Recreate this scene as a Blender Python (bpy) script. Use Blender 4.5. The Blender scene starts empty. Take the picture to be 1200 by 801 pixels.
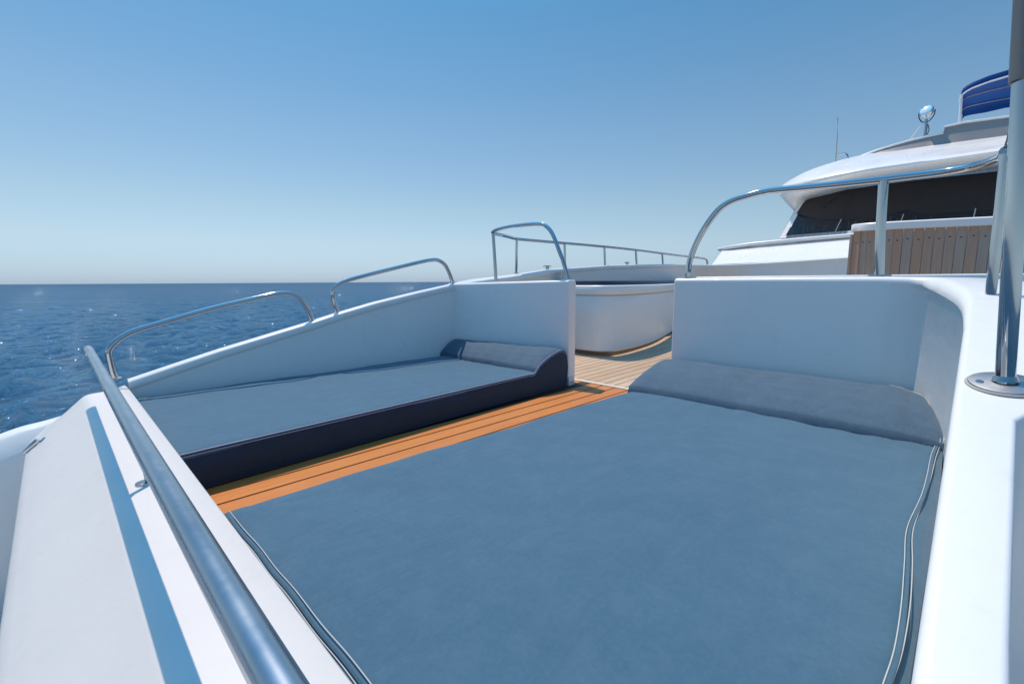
import bpy, bmesh, math, random
import numpy as np
from mathutils import Vector, Matrix
random.seed(7); rng = np.random.RandomState(11)
S = bpy.context.scene
COL = S.collection
# ------------------------------------------------------------ camera, sky, sun, exposure
cam = bpy.data.objects.new('camera', bpy.data.cameras.new('camera')); COL.objects.link(cam)
cam.data.lens = 15.784; cam.data.sensor_width = 36; cam.data.clip_start = .02; cam.data.clip_end = 60000
Rv, Uv, Bv = Vector((.71458, .69953, -.00565)), Vector((-.0886, .0985, .9912)), Vector((.6939, -.7078, .1336))
Bv.normalize(); Rv = (Rv - Bv*Rv.dot(Bv)).normalized(); Uv = Bv.cross(Rv)
M = Matrix((Rv, Uv, Bv)).transposed().to_4x4(); M.translation = Vector((0, 0, 1.05)); cam.matrix_world = M
S.camera = cam
SUN = Vector((-.42, .085, 1)).normalized()                      # towards the sun
EL = math.asin(SUN.z); AZ = math.atan2(SUN.x, SUN.y)
w = bpy.data.worlds.new('World'); S.world = w; w.use_nodes = True
nt = w.node_tree; bg = nt.nodes['Background']; sky = nt.nodes.new('ShaderNodeTexSky')
sky.sky_type = 'NISHITA'; sky.sun_disc = False; sky.sun_elevation = EL; sky.sun_rotation = AZ
sky.altitude = 0; sky.air_density = 1.0; sky.dust_density = .4; sky.ozone_density = 1.0
# the model's yellow horizon is turned to the pale maritime haze of the photograph, the blue deepens with height, then is boosted overhead, out of view, to fill the shaded walls (same all round)
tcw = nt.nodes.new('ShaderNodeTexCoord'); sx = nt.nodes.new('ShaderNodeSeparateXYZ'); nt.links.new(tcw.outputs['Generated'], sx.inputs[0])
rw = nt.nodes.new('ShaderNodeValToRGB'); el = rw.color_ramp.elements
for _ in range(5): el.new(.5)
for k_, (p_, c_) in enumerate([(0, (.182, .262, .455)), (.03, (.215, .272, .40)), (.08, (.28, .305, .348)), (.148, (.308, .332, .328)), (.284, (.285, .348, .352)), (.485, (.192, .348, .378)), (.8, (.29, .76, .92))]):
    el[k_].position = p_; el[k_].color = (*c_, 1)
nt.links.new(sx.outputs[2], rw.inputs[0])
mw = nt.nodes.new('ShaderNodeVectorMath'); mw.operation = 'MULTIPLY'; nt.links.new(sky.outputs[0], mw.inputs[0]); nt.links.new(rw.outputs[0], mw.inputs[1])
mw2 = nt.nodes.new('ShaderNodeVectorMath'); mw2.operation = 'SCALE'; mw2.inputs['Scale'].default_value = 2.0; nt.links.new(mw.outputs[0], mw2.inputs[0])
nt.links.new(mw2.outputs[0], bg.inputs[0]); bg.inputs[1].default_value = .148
sl = bpy.data.lights.new('sun', 'SUN'); sl.energy = 3.55; sl.angle = math.radians(.53); sl.color = (1, .81, .655)
so = bpy.data.objects.new('sun', sl); COL.objects.link(so); so.rotation_euler = SUN.to_track_quat('Z', 'Y').to_euler()
S.view_settings.view_transform = 'Standard'; S.view_settings.look = 'None'
S.view_settings.exposure = 0.12; S.view_settings.gamma = 1; S.view_settings.use_curve_mapping = False

# ------------------------------------------------------------ materials
def mat(name, col, rough=.5, metal=0, spec=.5, coat=0):
    m = bpy.data.materials.new(name); m.use_nodes = True
    p = m.node_tree.nodes['Principled BSDF']
    p.inputs['Base Color'].default_value = (*col, 1); p.inputs['Roughness'].default_value = rough
    p.inputs['Metallic'].default_value = metal; p.inputs['Specular IOR Level'].default_value = spec
    p.inputs['Coat Weight'].default_value = coat
    return m, m.node_tree, p
def noise(nt, scale=(1, 1, 1), ns=5, det=4, rough=.5, coord='Object', dist=0):
    tc = nt.nodes.new('ShaderNodeTexCoord'); mp = nt.nodes.new('ShaderNodeMapping')
    mp.inputs['Scale'].default_value = scale; nt.links.new(tc.outputs[coord], mp.inputs[0])
    n = nt.nodes.new('ShaderNodeTexNoise'); n.inputs['Scale'].default_value = ns; n.inputs['Detail'].default_value = det
    n.inputs['Roughness'].default_value = rough; n.inputs['Distortion'].default_value = dist
    nt.links.new(mp.outputs[0], n.inputs['Vector']); return n.outputs['Fac'], mp
def ramp(nt, fac, stops):
    r = nt.nodes.new('ShaderNodeValToRGB'); e = r.color_ramp.elements
    while len(e) < len(stops): e.new(.5)
    for k, (p, c) in enumerate(stops): e[k].position = p; e[k].color = (*c, 1) if len(c) == 3 else c
    nt.links.new(fac, r.inputs[0]); return r.outputs[0]
def mix(nt, fac, a, b, mode='MIX'):
    m = nt.nodes.new('ShaderNodeMix'); m.data_type = 'RGBA'; m.blend_type = mode
    for s, v in ((m.inputs[0], fac), (m.inputs[6], a), (m.inputs[7], b)):
        if isinstance(v, (int, float)): s.default_value = v
        elif isinstance(v, tuple): s.default_value = (*v, 1)
        else: nt.links.new(v, s)
    return m.outputs[2]
def bump(nt, p, h, strength=.2, dist=.01, prev=None):
    b = nt.nodes.new('ShaderNodeBump'); b.inputs['Strength'].default_value = strength; b.inputs['Distance'].default_value = dist
    nt.links.new(h, b.inputs['Height'])
    if prev: nt.links.new(prev, b.inputs['Normal'])
    nt.links.new(b.outputs[0], p.inputs['Normal']); return b.outputs[0]
def maprange(nt, fac, a, b, c, d):
    m = nt.nodes.new('ShaderNodeMapRange')
    for i, v in enumerate((a, b, c, d)): m.inputs[i+1].default_value = v
    nt.links.new(fac, m.inputs[0]); return m.outputs[0]
def rnd(nt):
    return nt.nodes.new('ShaderNodeObjectInfo').outputs['Random']

def gelcoat(name, a, b, rough=.32, stain=None, coord='Object'):
    m, t, p = mat(name, a, rough, coat=.15)
    n1, _ = noise(t, (1, 1, 1), 1.6, 5, .6, coord); n2, _ = noise(t, (2.2, 2.2, .35), 7, 5, .65, coord)
    c = mix(t, maprange(t, n1, .35, .7, 0, 1), a, b)
    c = mix(t, maprange(t, n2, .56, .8, 0, .35), c, stain or tuple(x*.86 for x in b))
    n6, _ = noise(t, (1, 1, 1), 3.2, 7, .72, coord, dist=1.2)
    c = mix(t, maprange(t, n6, .58, .72, 0, .22), c, (.60, .60, .56))
    n4, _ = noise(t, (1, 1, 1), 60, 2, .7, coord)
    c = mix(t, maprange(t, n4, .7, .82, 0, .3), c, (.5, .48, .43))
    t.links.new(c, p.inputs['Base Color'])
    n3, _ = noise(t, (1, 1, 1), 9, 3, .5, coord); n5, _ = noise(t, (1, 1, 1), 260, 2, .6, coord)
    b1 = bump(t, p, n3, .12, .02); bump(t, p, n5, .12, .0015, b1)
    t.links.new(maprange(t, n1, .3, .7, rough-.07, rough+.12), p.inputs['Roughness'])
    return m
M_gel = gelcoat('gelcoat_white', (.775, .79, .775), (.75, .768, .758))
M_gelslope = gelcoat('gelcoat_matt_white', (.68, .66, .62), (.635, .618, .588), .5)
M_gelgrey = gelcoat('gelcoat_grey', (.30, .285, .27), (.25, .24, .23), .35)
M_gelroof = gelcoat('gelcoat_roof', (.84, .825, .785), (.82, .808, .77), .25)

def fabric(name, a, b, bleach, scale=1.0):
    m, t, p = mat(name, a, .85, spec=.25)
    n1, _ = noise(t, (1, 1, 1), 1.7, 5, .62); n2, _ = noise(t, (1, 1, 1), 11, 6, .7); n3, _ = noise(t, (1, 1, 1), 70, 4, .7)
    c = mix(t, maprange(t, n1, .32, .68, 0, 1), a, b)
    c = mix(t, maprange(t, n2, .45, .75, 0, .36), c, bleach)
    c = mix(t, maprange(t, n3, .45, .8, 0, .38), c, bleach)
    t.links.new(c, p.inputs['Base Color'])
    p.inputs['Sheen Weight'].default_value = .22; p.inputs['Sheen Roughness'].default_value = .5
    n4, _ = noise(t, (1, 1, 1), 1100, 2, .6); n5, _ = noise(t, (1, .35, 1), 5, 4, .55, dist=.6)
    b1 = bump(t, p, n5, .35, .03); bump(t, p, n4, .35, .0012, b1)
    return m
M_fab = fabric('bleached_blue_fabric', (.047, .121, .182), (.041, .109, .168), (.085, .160, .215))
M_fabp = fabric('bleached_headrest_fabric', (.055, .110, .163), (.046, .096, .147), (.105, .160, .208))
M_navy = fabric('navy_fabric', (.020, .042, .072), (.016, .035, .062), (.034, .056, .092))
M_thread = mat('white_thread', (.50, .52, .50), .8)[0]
M_pipe = mat('pale_piping', (.30, .37, .46), .8)[0]
M_pipedark = mat('dark_piping', (.02, .03, .055), .8)[0]

def wood(name, cols, seam=(.02, .015, .01), rough=.6, axis='Y', var=.35, grain=1.0):
    m, t, p = mat(name, cols[0], rough, spec=.3)
    sc = {'Y': (14, .8, 14), 'Z': (14, 14, .8), 'X': (.8, 14, 14)}[axis]
    n1, mp = noise(t, sc, 3.2, 6, .65, dist=.4); n2, mp2 = noise(t, tuple(s*3 for s in sc), 4, 3, .6)
    n3, _ = noise(t, (1, 1, 1), 2.3, 4, .6)
    r = rnd(t); cb = t.nodes.new('ShaderNodeCombineXYZ'); 
    mu = t.nodes.new('ShaderNodeMath'); mu.operation = 'MULTIPLY'; mu.inputs[1].default_value = 37; t.links.new(r, mu.inputs[0])
    for k in range(3): t.links.new(mu.outputs[0], cb.inputs[k])
    t.links.new(cb.outputs[0], mp.inputs['Location']); t.links.new(cb.outputs[0], mp2.inputs['Location'])
    c = ramp(t, n1, [(.3, cols[0]), (.5, cols[1]), (.7, cols[2])])
    c = mix(t, maprange(t, n2, .55, .8, 0, .35*grain), c, tuple(x*.45 for x in cols[0]))
    c2 = mix(t, maprange(t, r, 0, 1, 0, var), c, cols[3])
    c2 = mix(t, maprange(t, n3, .5, .75, 0, .25), c2, cols[2])
    t.links.new(c2, p.inputs['Base Color'])
    bump(t, p, n1, .25*grain, .003)
    return m
M_teak = wood('varnished_teak', [(.48, .18, .048), (.58, .235, .066), (.67, .285, .09), (.50, .165, .04)], rough=.5, grain=1.0, var=.7)
M_teakold = wood('weathered_teak', [(.40, .29, .19), (.54, .41, .29), (.66, .53, .40), (.42, .28, .17)], rough=.75, var=.8)
M_slat = wood('grey_brown_teak', [(.24, .195, .16), (.40, .335, .28), (.52, .45, .38), (.44, .27, .18)], axis='Z', var=.85, rough=.7)
M_kick = wood('brown_wood', [(.22, .14, .085), (.28, .19, .12), (.33, .23, .15), (.2, .12, .07)], axis='X')
M_caulk = mat('dark_caulk', (.07, .055, .045), .7)[0]
M_caulko = mat('brown_caulk', (.055, .022, .012), .7)[0]
M_plug = mat('dark_plug', (.03, .02, .015), .6)[0]

def steel(name, col=(.62, .63, .64), rough=.12, scr=.25):
    m, t, p = mat(name, col, rough, 1.0)
    n1, _ = noise(t, (1, 1, 1), 7, 5, .6); n2, _ = noise(t, (1, 1, 1), 4, 3, .6)
    t.links.new(maprange(t, n1, .4, .8, rough, rough+scr), p.inputs['Roughness'])
    t.links.new(mix(t, maprange(t, n2, .4, .75, 0, .5), col, tuple(x*.78 for x in col)), p.inputs['Base Color'])
    return m
M_steel = steel('polished_steel', (.53, .535, .54), .04, .07)
M_satin = steel('worn_steel', (.47, .50, .53), .24, .16)
M_flange = steel('dull_steel', (.50, .49, .475), .38, .2)
M_sleeve = steel('dull_brown_steel', (.26, .21, .19), .3, .2)
M_glass, t_, p_ = mat('tinted_glass', (.012, .015, .02), .06, spec=.6)
n_, _ = noise(t_, (3, 3, 1), 5, 6, .7, dist=1.5); bump(t_, p_, n_, .6, .03)
M_cover, t_, p_ = mat('dark_window_cover', (.030, .026, .028), .55, spec=.25)
n_, _ = noise(t_, (1, 1, 1), 3, 4, .6); t_.links.new(mix(t_, n_, (.050, .043, .043), (.066, .057, .057)), p_.inputs['Base Color'])
M_canvas, t_, p_ = mat('royal_blue_canvas', (.008, .05, .27), .7, spec=.3)
p_.inputs['Transmission Weight'].default_value = 0
n_, _ = noise(t_, (1, 1, 1), 3, 4, .6); cc_ = mix(t_, n_, (.006, .055, .22), (.010, .08, .30)); t_.links.new(cc_, p_.inputs['Base Color'])
tl_ = t_.nodes.new('ShaderNodeBsdfTranslucent'); ms_ = t_.nodes.new('ShaderNodeMixShader'); ms_.inputs[0].default_value = .2
t_.links.new(cc_, tl_.inputs[0]); t_.links.new(p_.outputs[0], ms_.inputs[1]); t_.links.new(tl_.outputs[0], ms_.inputs[2]); t_.links.new(ms_.outputs[0], t_.nodes['Material Output'].inputs[0])
M_trim = mat('cream_trim', (.48, .38, .27), .5)[0]
M_white = mat('white_paint', (.8, .8, .79), .35)[0]
M_rubber = mat('grey_sealant', (.38, .37, .34), .6)[0]
M_lens = mat('lamp_glass', (.75, .78, .8), .05, .6)[0]
M_black = mat('black_plastic', (.03, .03, .035), .4)[0]

# ------------------------------------------------------------ mesh helpers
def link(o, parent=None):
    COL.objects.link(o)
    if parent: o.parent = parent
    return o
def obj(name, verts, faces, m, parent=None, smooth=True, ang=35, fix=True):
    me = bpy.data.meshes.new(name); me.from_pydata([tuple(v) for v in verts], [], faces); me.update()
    if fix:
        bm = bmesh.new(); bm.from_mesh(me); bmesh.ops.recalc_face_normals(bm, faces=bm.faces); bm.to_mesh(me); bm.free()
    me.materials.append(m)
    if smooth: me.shade_smooth(); me.set_sharp_from_angle(angle=math.radians(ang))
    return link(bpy.data.objects.new(name, me), parent)
class MB:
    def __init__(s): s.v = []; s.f = []
    def add(s, v, f):
        n = len(s.v); s.v += [tuple(x) for x in v]; s.f += [tuple(i+n for i in q) for q in f]; return s
    def box(s, a, b, bev=0, seg=2, rot=None, loc=None):
        bm = bmesh.new(); bmesh.ops.create_cube(bm, size=1)
        for v in bm.verts: v.co = Vector([(a[i]+b[i])/2+v.co[i]*(b[i]-a[i]) for i in range(3)])
        if bev: bmesh.ops.bevel(bm, geom=bm.edges[:], offset=bev, segments=seg, profile=.5, affect='EDGES')
        if rot is not None: bmesh.ops.transform(bm, matrix=rot, verts=bm.verts)
        if loc is not None: bmesh.ops.translate(bm, vec=loc, verts=bm.verts)
        bm.verts.index_update(); s.add([v.co for v in bm.verts], [[v.index for v in f.verts] for f in bm.faces]); bm.free(); return s
    def grid(s, rows, close=False, caps=False):
        n = len(rows[0]); f = []
        for i in range(len(rows)-1):
            for j in range(n if close else n-1):
                f.append((i*n+j, i*n+(j+1) % n, (i+1)*n+(j+1) % n, (i+1)*n+j))
        if caps: f += [tuple(range(n)), tuple(range((len(rows)-1)*n, len(rows)*n))]
        return s.add([p for r in rows for p in r], f)
    def tube(s, pts, r, n=16, caps=True):
        P = [Vector(p) for p in pts]; rows = []; up = None
        rr = r if isinstance(r, (list, tuple)) else [r]*len(P)
        for i, p in enumerate(P):
            d = (P[min(i+1, len(P)-1)]-P[max(i-1, 0)]).normalized()
            if up is None: up = d.orthogonal().normalized()
            up = (up-d*up.dot(d)).normalized(); q = d.cross(up)
            rows.append([p+(up*math.cos(2*math.pi*k/n)+q*math.sin(2*math.pi*k/n))*rr[i] for k in range(n)])
        return s.grid(rows, True, caps)
    def disc(s, c, r, h, n=28, axis=(0, 0, 1), bev=None):
        a = Vector(axis).normalized(); c = Vector(c); bev = bev if bev is not None else min(h*.4, r*.3)
        prof = [(0, r), (h-bev, r), (h-bev*.3, r-bev*.3), (h, r-bev)]
        u = a.orthogonal().normalized(); q = a.cross(u)
        rows = [[c+a*z+(u*math.cos(2*math.pi*k/n)+q*math.sin(2*math.pi*k/n))*x for k in range(n)] for z, x in prof]
        return s.grid(rows, True, True)
    def obj(s, name, m, parent=None, **k): return obj(name, s.v, s.f, m, parent, **k)
def smoothpath(pts, sub=8):
    P = [Vector(p) for p in pts]; out = []
    for i in range(len(P)-1):
        p0, p1, p2, p3 = P[max(i-1, 0)], P[i], P[i+1], P[min(i+2, len(P)-1)]
        for k in range(sub):
            t = k/sub; out.append(.5*((2*p1)+(p2-p0)*t+(2*p0-5*p1+4*p2-p3)*t*t+(3*p1-p0-3*p2+p3)*t**3))
    return out+[P[-1]]
def fillet(pts, radii, n=8):
    """polyline with rounded corners"""
    P = [Vector(p) for p in pts]; out = [P[0]]
    for i in range(1, len(P)-1):
        a, b, c = P[i-1], P[i], P[i+1]; r = radii[i-1] if isinstance(radii, (list, tuple)) else radii
        u = (a-b); v = (c-b); t = min(r, u.length*.49, v.length*.49); u.normalize(); v.normalize()
        for k in range(n+1):
            s = k/n; out.append((b+u*t)*(1-s)**2+b*2*s*(1-s)+(b+v*t)*s*s)
    return out+[P[-1]]
def thing(name, label, cat, loc=(0, 0, 0), group=None):
    o = bpy.data.objects.new(name, None); o.empty_display_size = .1; COL.objects.link(o); o.location = loc
    o['label'] = label; o['category'] = cat
    if group: o['group'] = group
    o['_l'] = 0; del o['_l']
    return o
def keep(parent, *obs):
    """parts are built in world coordinates: store them relative to the thing's base"""
    for o in (obs or list(parent.children)): 
        o.matrix_parent_inverse = Matrix.Translation(-Vector(parent.location))
def tag(o, label, cat, group=None):
    o['label'] = label; o['category'] = cat
    if group: o['group'] = group
    return o
def structure(o): o['kind'] = 'structure'; return o
lerp = lambda a, b, t: a+(b-a)*t
def interp(x, xs, ys): return float(np.interp(x, xs, ys))

# ------------------------------------------------------------ sea
def build_sea():
    Z0 = -8.2
    az = np.concatenate([np.arange(-176, -104, 3.0), np.arange(-104, 14, .14), np.arange(14, 181, 3.0)])
    az = np.unique(np.round(az, 3)); az = az[az < 180.5]
    r = [1.5]
    while r[-1] < 40000:
        x = r[-1]; r.append(x*1.0 + max(.16, x*(.0085 if x < 500 else .02 if x < 2500 else .12)))
    r = np.array(r); A, Rr = np.meshgrid(np.radians(az), r)
    X = Rr*np.sin(A); Y = Rr*np.cos(A)
    dr = np.gradient(r)[:, None]*np.ones_like(X)
    Z = np.zeros_like(X); DX = np.zeros_like(X); DY = np.zeros_like(X)
    base = math.radians(215)
    for k in range(110):
        L = .5*(13/.5)**(rng.rand()**1.5); kk = 2*math.pi/L; th = base+rng.randn()*.62
        a = .017*L**.70*(.5+rng.rand()*.8); ph = rng.rand()*6.28
        if L > 12: a *= .55
        fade = np.clip((L/dr-2.2)/3, 0, 1)
        c, s_ = math.cos(th), math.sin(th); arg = kk*(X*c+Y*s_)+ph
        Z += a*fade*np.cos(arg); DX -= .75*a*fade*c*np.sin(arg); DY -= .75*a*fade*s_*np.sin(arg)
    X2 = X+DX; Y2 = Y+DY
    curv = -(Rr**2)/(2*6.4e6)*0.0
    V = np.stack([X2, Y2, Z0+Z+curv], -1).reshape(-1, 3)
    nr, na = X.shape; i = np.arange(nr-1)[:, None]*na; j = np.arange(na)[None, :]; jn = (j+1) % na
    F = np.stack([i+j, i+na+j, i+na+jn, i+jn], -1).reshape(-1, 4)
    me = bpy.data.meshes.new('sea'); me.vertices.add(len(V)); me.vertices.foreach_set('co', V.ravel().astype(np.float32))
    me.loops.add(F.size); me.loops.foreach_set('vertex_index', F.ravel().astype(np.int32))
    me.polygons.add(len(F)); me.polygons.foreach_set('loop_start', np.arange(0, F.size, 4, dtype=np.int32)); me.polygons.foreach_set('loop_total', np.full(len(F), 4, np.int32))
    me.update(); me.validate(); me.shade_smooth()
    m, t, p = mat('sea_water', (.006, .035, .095), .18, spec=.28)
    p.inputs['IOR'].default_value = 1.333
    g = t.nodes.new('ShaderNodeNewGeometry')
    def wn(sc, ns, det):
        mp = t.nodes.new('ShaderNodeMapping'); mp.inputs['Scale'].default_value = sc; mp.inputs['Rotation'].default_value = (0, 0, math.radians(35))
        t.links.new(g.outputs['Position'], mp.inputs[0]); n = t.nodes.new('ShaderNodeTexNoise')
        n.inputs['Scale'].default_value = ns; n.inputs['Detail'].default_value = det; n.inputs['Roughness'].default_value = .6
        t.links.new(mp.outputs[0], n.inputs['Vector']); return n.outputs['Fac']
    a = wn((1, 1.8, 1), 1.6, 6); b = wn((1, 1.5, 1), 7, 4); c = wn((1, 1.7, 1), .5, 6); d = wn((1, 2.2, 1), .10, 6)
    b0 = bump(t, p, d, .7, 2.6); b1 = bump(t, p, c, .66, 1.3, b0); b2 = bump(t, p, a, .6, .42, b1); bump(t, p, b, .45, .06, b2)
    cc = mix(t, maprange(t, c, .35, .7, 0, 1), (.004, .046, .108), (.011, .108, .222))
    foam_glint = t.nodes.new('ShaderNodeMath'); foam_glint.operation = 'MULTIPLY'
    e_ = wn((1, 1.3, 1), 2.2, 2)
    t.links.new(maprange(t, e_, .635, .685, 0, 1), foam_glint.inputs[0]); t.links.new(maprange(t, c, .52, .60, 0, 1), foam_glint.inputs[1])
    cc = mix(t, foam_glint.outputs[0], cc, (.22, .34, .46)); nrm = p.inputs['Normal'].links[0].from_socket  # pale flecks: small foam plus sun glints painted into the water colour
    df = t.nodes.new('ShaderNodeBsdfDiffuse'); gl = t.nodes.new('ShaderNodeBsdfGlossy'); gl.inputs['Roughness'].default_value = .025
    t.links.new(cc, df.inputs['Color']); t.links.new(nrm, gl.inputs['Normal']); t.links.new(nrm, df.inputs['Normal'])
    fr = t.nodes.new('ShaderNodeFresnel'); fr.inputs['IOR'].default_value = 1.333; t.links.new(nrm, fr.inputs['Normal'])
    ms = t.nodes.new('ShaderNodeMixShader'); t.links.new(maprange(t, fr.outputs[0], .03, .42, .01, .31), ms.inputs[0])
    t.links.new(df.outputs[0], ms.inputs[1]); t.links.new(gl.outputs[0], ms.inputs[2]); t.links.new(ms.outputs[0], t.nodes['Material Output'].inputs[0])
    me.materials.append(m); structure(link(bpy.data.objects.new('sea', me)))
build_sea()

# ------------------------------------------------------------ hull and decks (setting)
def hull():
    st = []
    for y, xl, xr, zt in [(-7.2, -1.4, -1.3, .35), (-6.6, -1.95, -.75, .3), (-5.5, -2.75, .05, .22), (-4, -3.5, .8, .14), (-2.5, -4.05, 1.35, .08), (-1, -4.42, 1.72, .05), (.0, -4.56, 1.86, .06), (2, -4.6, 1.9, .1), (6, -4.7, 2.0, .3), (12, -4.8, 2.1, .5), (26, -4.6, 1.9, .5)]:
        mid = (xl+xr)/2; f = .55 if y < -5 else lerp(.55, .9, min(1, (y+5)/8))
        st.append([(xl, y, zt-.10), (lerp(mid, xl, .98), y+.1, -2), (lerp(mid, xl, f), y+.8, -6.0), (lerp(mid, xl, f*.8), y+1.2, -9.5),
                   (lerp(mid, xr, f*.8), y+1.2, -9.5), (lerp(mid, xr, f), y+.8, -6.0), (lerp(mid, xr, .98), y+.1, -2), (xr, y, zt-.10)])
    o = MB().grid(st, False).obj('hull', M_gel, ang=60); structure(o)
hull()
structure(MB().box((-4.35, .2, -.12), (.2, 3.9, -.022)).obj('cockpit_floor', M_gel))
structure(MB().box((-4.6, 3.9, -.2), (1.9, 26, -.03)).obj('aft_deck_base', M_caulk))
# side deck outboard of the near coaming, lower than the cockpit rim
structure(MB().grid([[(.02, -.6, -.70), (1.9, -.6, -.70)], [(.02, 3.9, -.70), (1.95, 3.9, -.70)]]).obj('side_deck', M_gelgrey))

# teak walkway between the pads
wk = MB().box((-2.80, .335, -.02), (-1.62, 3.815, -.0055)).obj('walkway', M_caulko); structure(wk)
edges = [-2.70, -2.555, -2.412, -2.268, -2.124, -1.98, -1.836]
for k in range(len(edges)-1):                             # the boards fan out slightly aft
    a_, b_ = edges[k]+.0075, edges[k+1]-.0075
    f0, f1 = -.034*.55, .034*2.9
    MB().add([(a_+f0, .34, z) for z in (-.015, .0005)]+[(b_+f0, .34, z) for z in (.0005, -.015)]+[(a_+f1, 3.812, z) for z in (-.015, .0005)]+[(b_+f1, 3.812, z) for z in (.0005, -.015)],
             [(0, 1, 2, 3), (7, 6, 5, 4), (1, 5, 6, 2), (0, 4, 5, 1), (3, 2, 6, 7), (0, 3, 7, 4)]).obj('plank', M_teak, wk, smooth=False)
MB().box((-2.79, .34, -.0153), (-2.722, 3.812, -.0003)).obj('plank', M_teak, wk)
# weathered aft deck
ad = MB().box((-4.45, 3.828, -.025), (.9, 12.0, -.0065)).obj('aft_deck', M_caulk); structure(ad)
MB().box((-2.9, 3.828, -.02), (-1.45, 3.888, .006), .004, 2).obj('margin_board', mat('pale_board', (.62, .55, .45), .6)[0], ad)
x = -4.4; pl = None
while x < .85:
    if pl is None:
        pl = MB().box((0, 3.892, -.015), (.109, 12.0, .0), .0015, 1).obj('plank', M_teakold, ad); pl.location.x = x+.005
    else:
        o = pl.copy(); COL.objects.link(o); o.location.x = x+.005
    x += .119

# ------------------------------------------------------------ front ledge with the slope down to the bow
LZ = .30
def ledge():
    t = thing('front_ledge', 'broad white front ledge sloping down to the bow under the steel tube rail', 'ledge', (-2.1, .2, 0))
    prof = [(.33, -.02), (.33, .285), (.328, .293), (.322, .3), (.13, .3), (.11, .297), (.09, .290), (.07, .274), (-.05, .173), (-.17, .077), (-.196, .052), (-.205, .035), (-.207, .0), (-.21, -1.12)]
    rows = []
    xs = [.14, -1, -2, -3, -3.8, -4.0, -4.12, -4.2, -4.27, -4.33, -4.38, -4.42, -4.44]
    for xx in xs:
        f = max(0, (-4.0-xx)/.44)                     # far end: the low edge sweeps up and aft into the gunwale
        row = []
        for (y, z) in prof:
            yy = y + (max(0, .06-y))*f**2*.75; zz = z + (max(0, .16-z) if z > -.1 else 0)*f**2*.8
            if f > 0 and y > .05: zz -= .07*f**3*(1 if y < .3 else .2)
            row.append((xx, yy, zz))
        rows.append(row)
    MB().grid(rows).obj('ledge_moulding', M_gelslope, t, ang=50)
    # bright top capping and the low step along the rail foot
    keep(t); return t
ledge()
def bow():
    # low foredeck forward of the slope + its gunwale
    st = [(-.2, -4.40, 1.7), (-1.2, -4.28, 1.6), (-2.6, -3.9, 1.22), (-4.2, -3.25, .55), (-5.6, -2.55, -.15), (-6.6, -1.8, -.9), (-7.1, -1.36, -1.34)]
    structure(MB().grid([[(a, y, -1.1), (b, y, -1.1)] for y, a, b in st]).obj('foredeck', M_gelslope))
    t = thing('bow_gunwale', 'low white rounded gunwale running to the bow at the left edge', 'gunwale', (-4.4, -1, 0))
    path = [(-4.44, .42, .235), (-4.44, .22, .185), (-4.45, .05, .125), (-4.46, -.12, .085), (-4.45, -.25, .065), (-4.42, -.5, .0), (-4.42, -.8, -.02), (-4.32, -1.3, -.03), (-3.98, -2.6, 0), (-3.35, -4.2, .06), (-2.65, -5.6, .14), (-1.9, -6.6, .22), (-1.35, -7.2, .28)]
    path = smoothpath(path, 5); rows = []
    for i, p in enumerate(path):
        d = (path[min(i+1, len(path)-1)]-path[max(0, i-1)]).normalized(); q = Vector((-d.y, d.x, 0)).normalized()  # q points to deck side (+x)
        if q.x < 0: q = -q
        z0 = -1.12
        pr = [(-.14, -.5), (-.14, -.03), (-.125, -.008), (-.10, 0), (-.01, 0), (.01, -.006), (.025, -.02), (.10, -.12), (.11, -.15), (.11, None)]
        rows.append([(p.x+q.x*a, p.y+q.y*a, (p.z+b) if b is not None else z0) for a, b in pr])
    MB().grid(rows).obj('gunwale_cap', M_gel, t, ang=50)
    keep(t)
bow()
def chock():
    t = thing('deck_chock', 'small steel chock at the edge of the white bow slope', 'deck fitting', (-3.9, -.18, .06))
    ax = Vector((-.05, -.743, -.669)).normalized()
    c = Vector((-3.87, -.14, .115)); mb = MB()
    mb.tube([c, c+ax*.03, c+ax*.075, c+ax*.10+Vector((0, 0, .004))], [.020, .018, .014, .004], 12); mb.obj('horn', M_steel, t)
    m2 = MB().disc(c+Vector((0, .012, -.012)), .03, .012, 20, (0, -.669, .743)); m2.obj('base', M_steel, t); keep(t)
chock()

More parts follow.
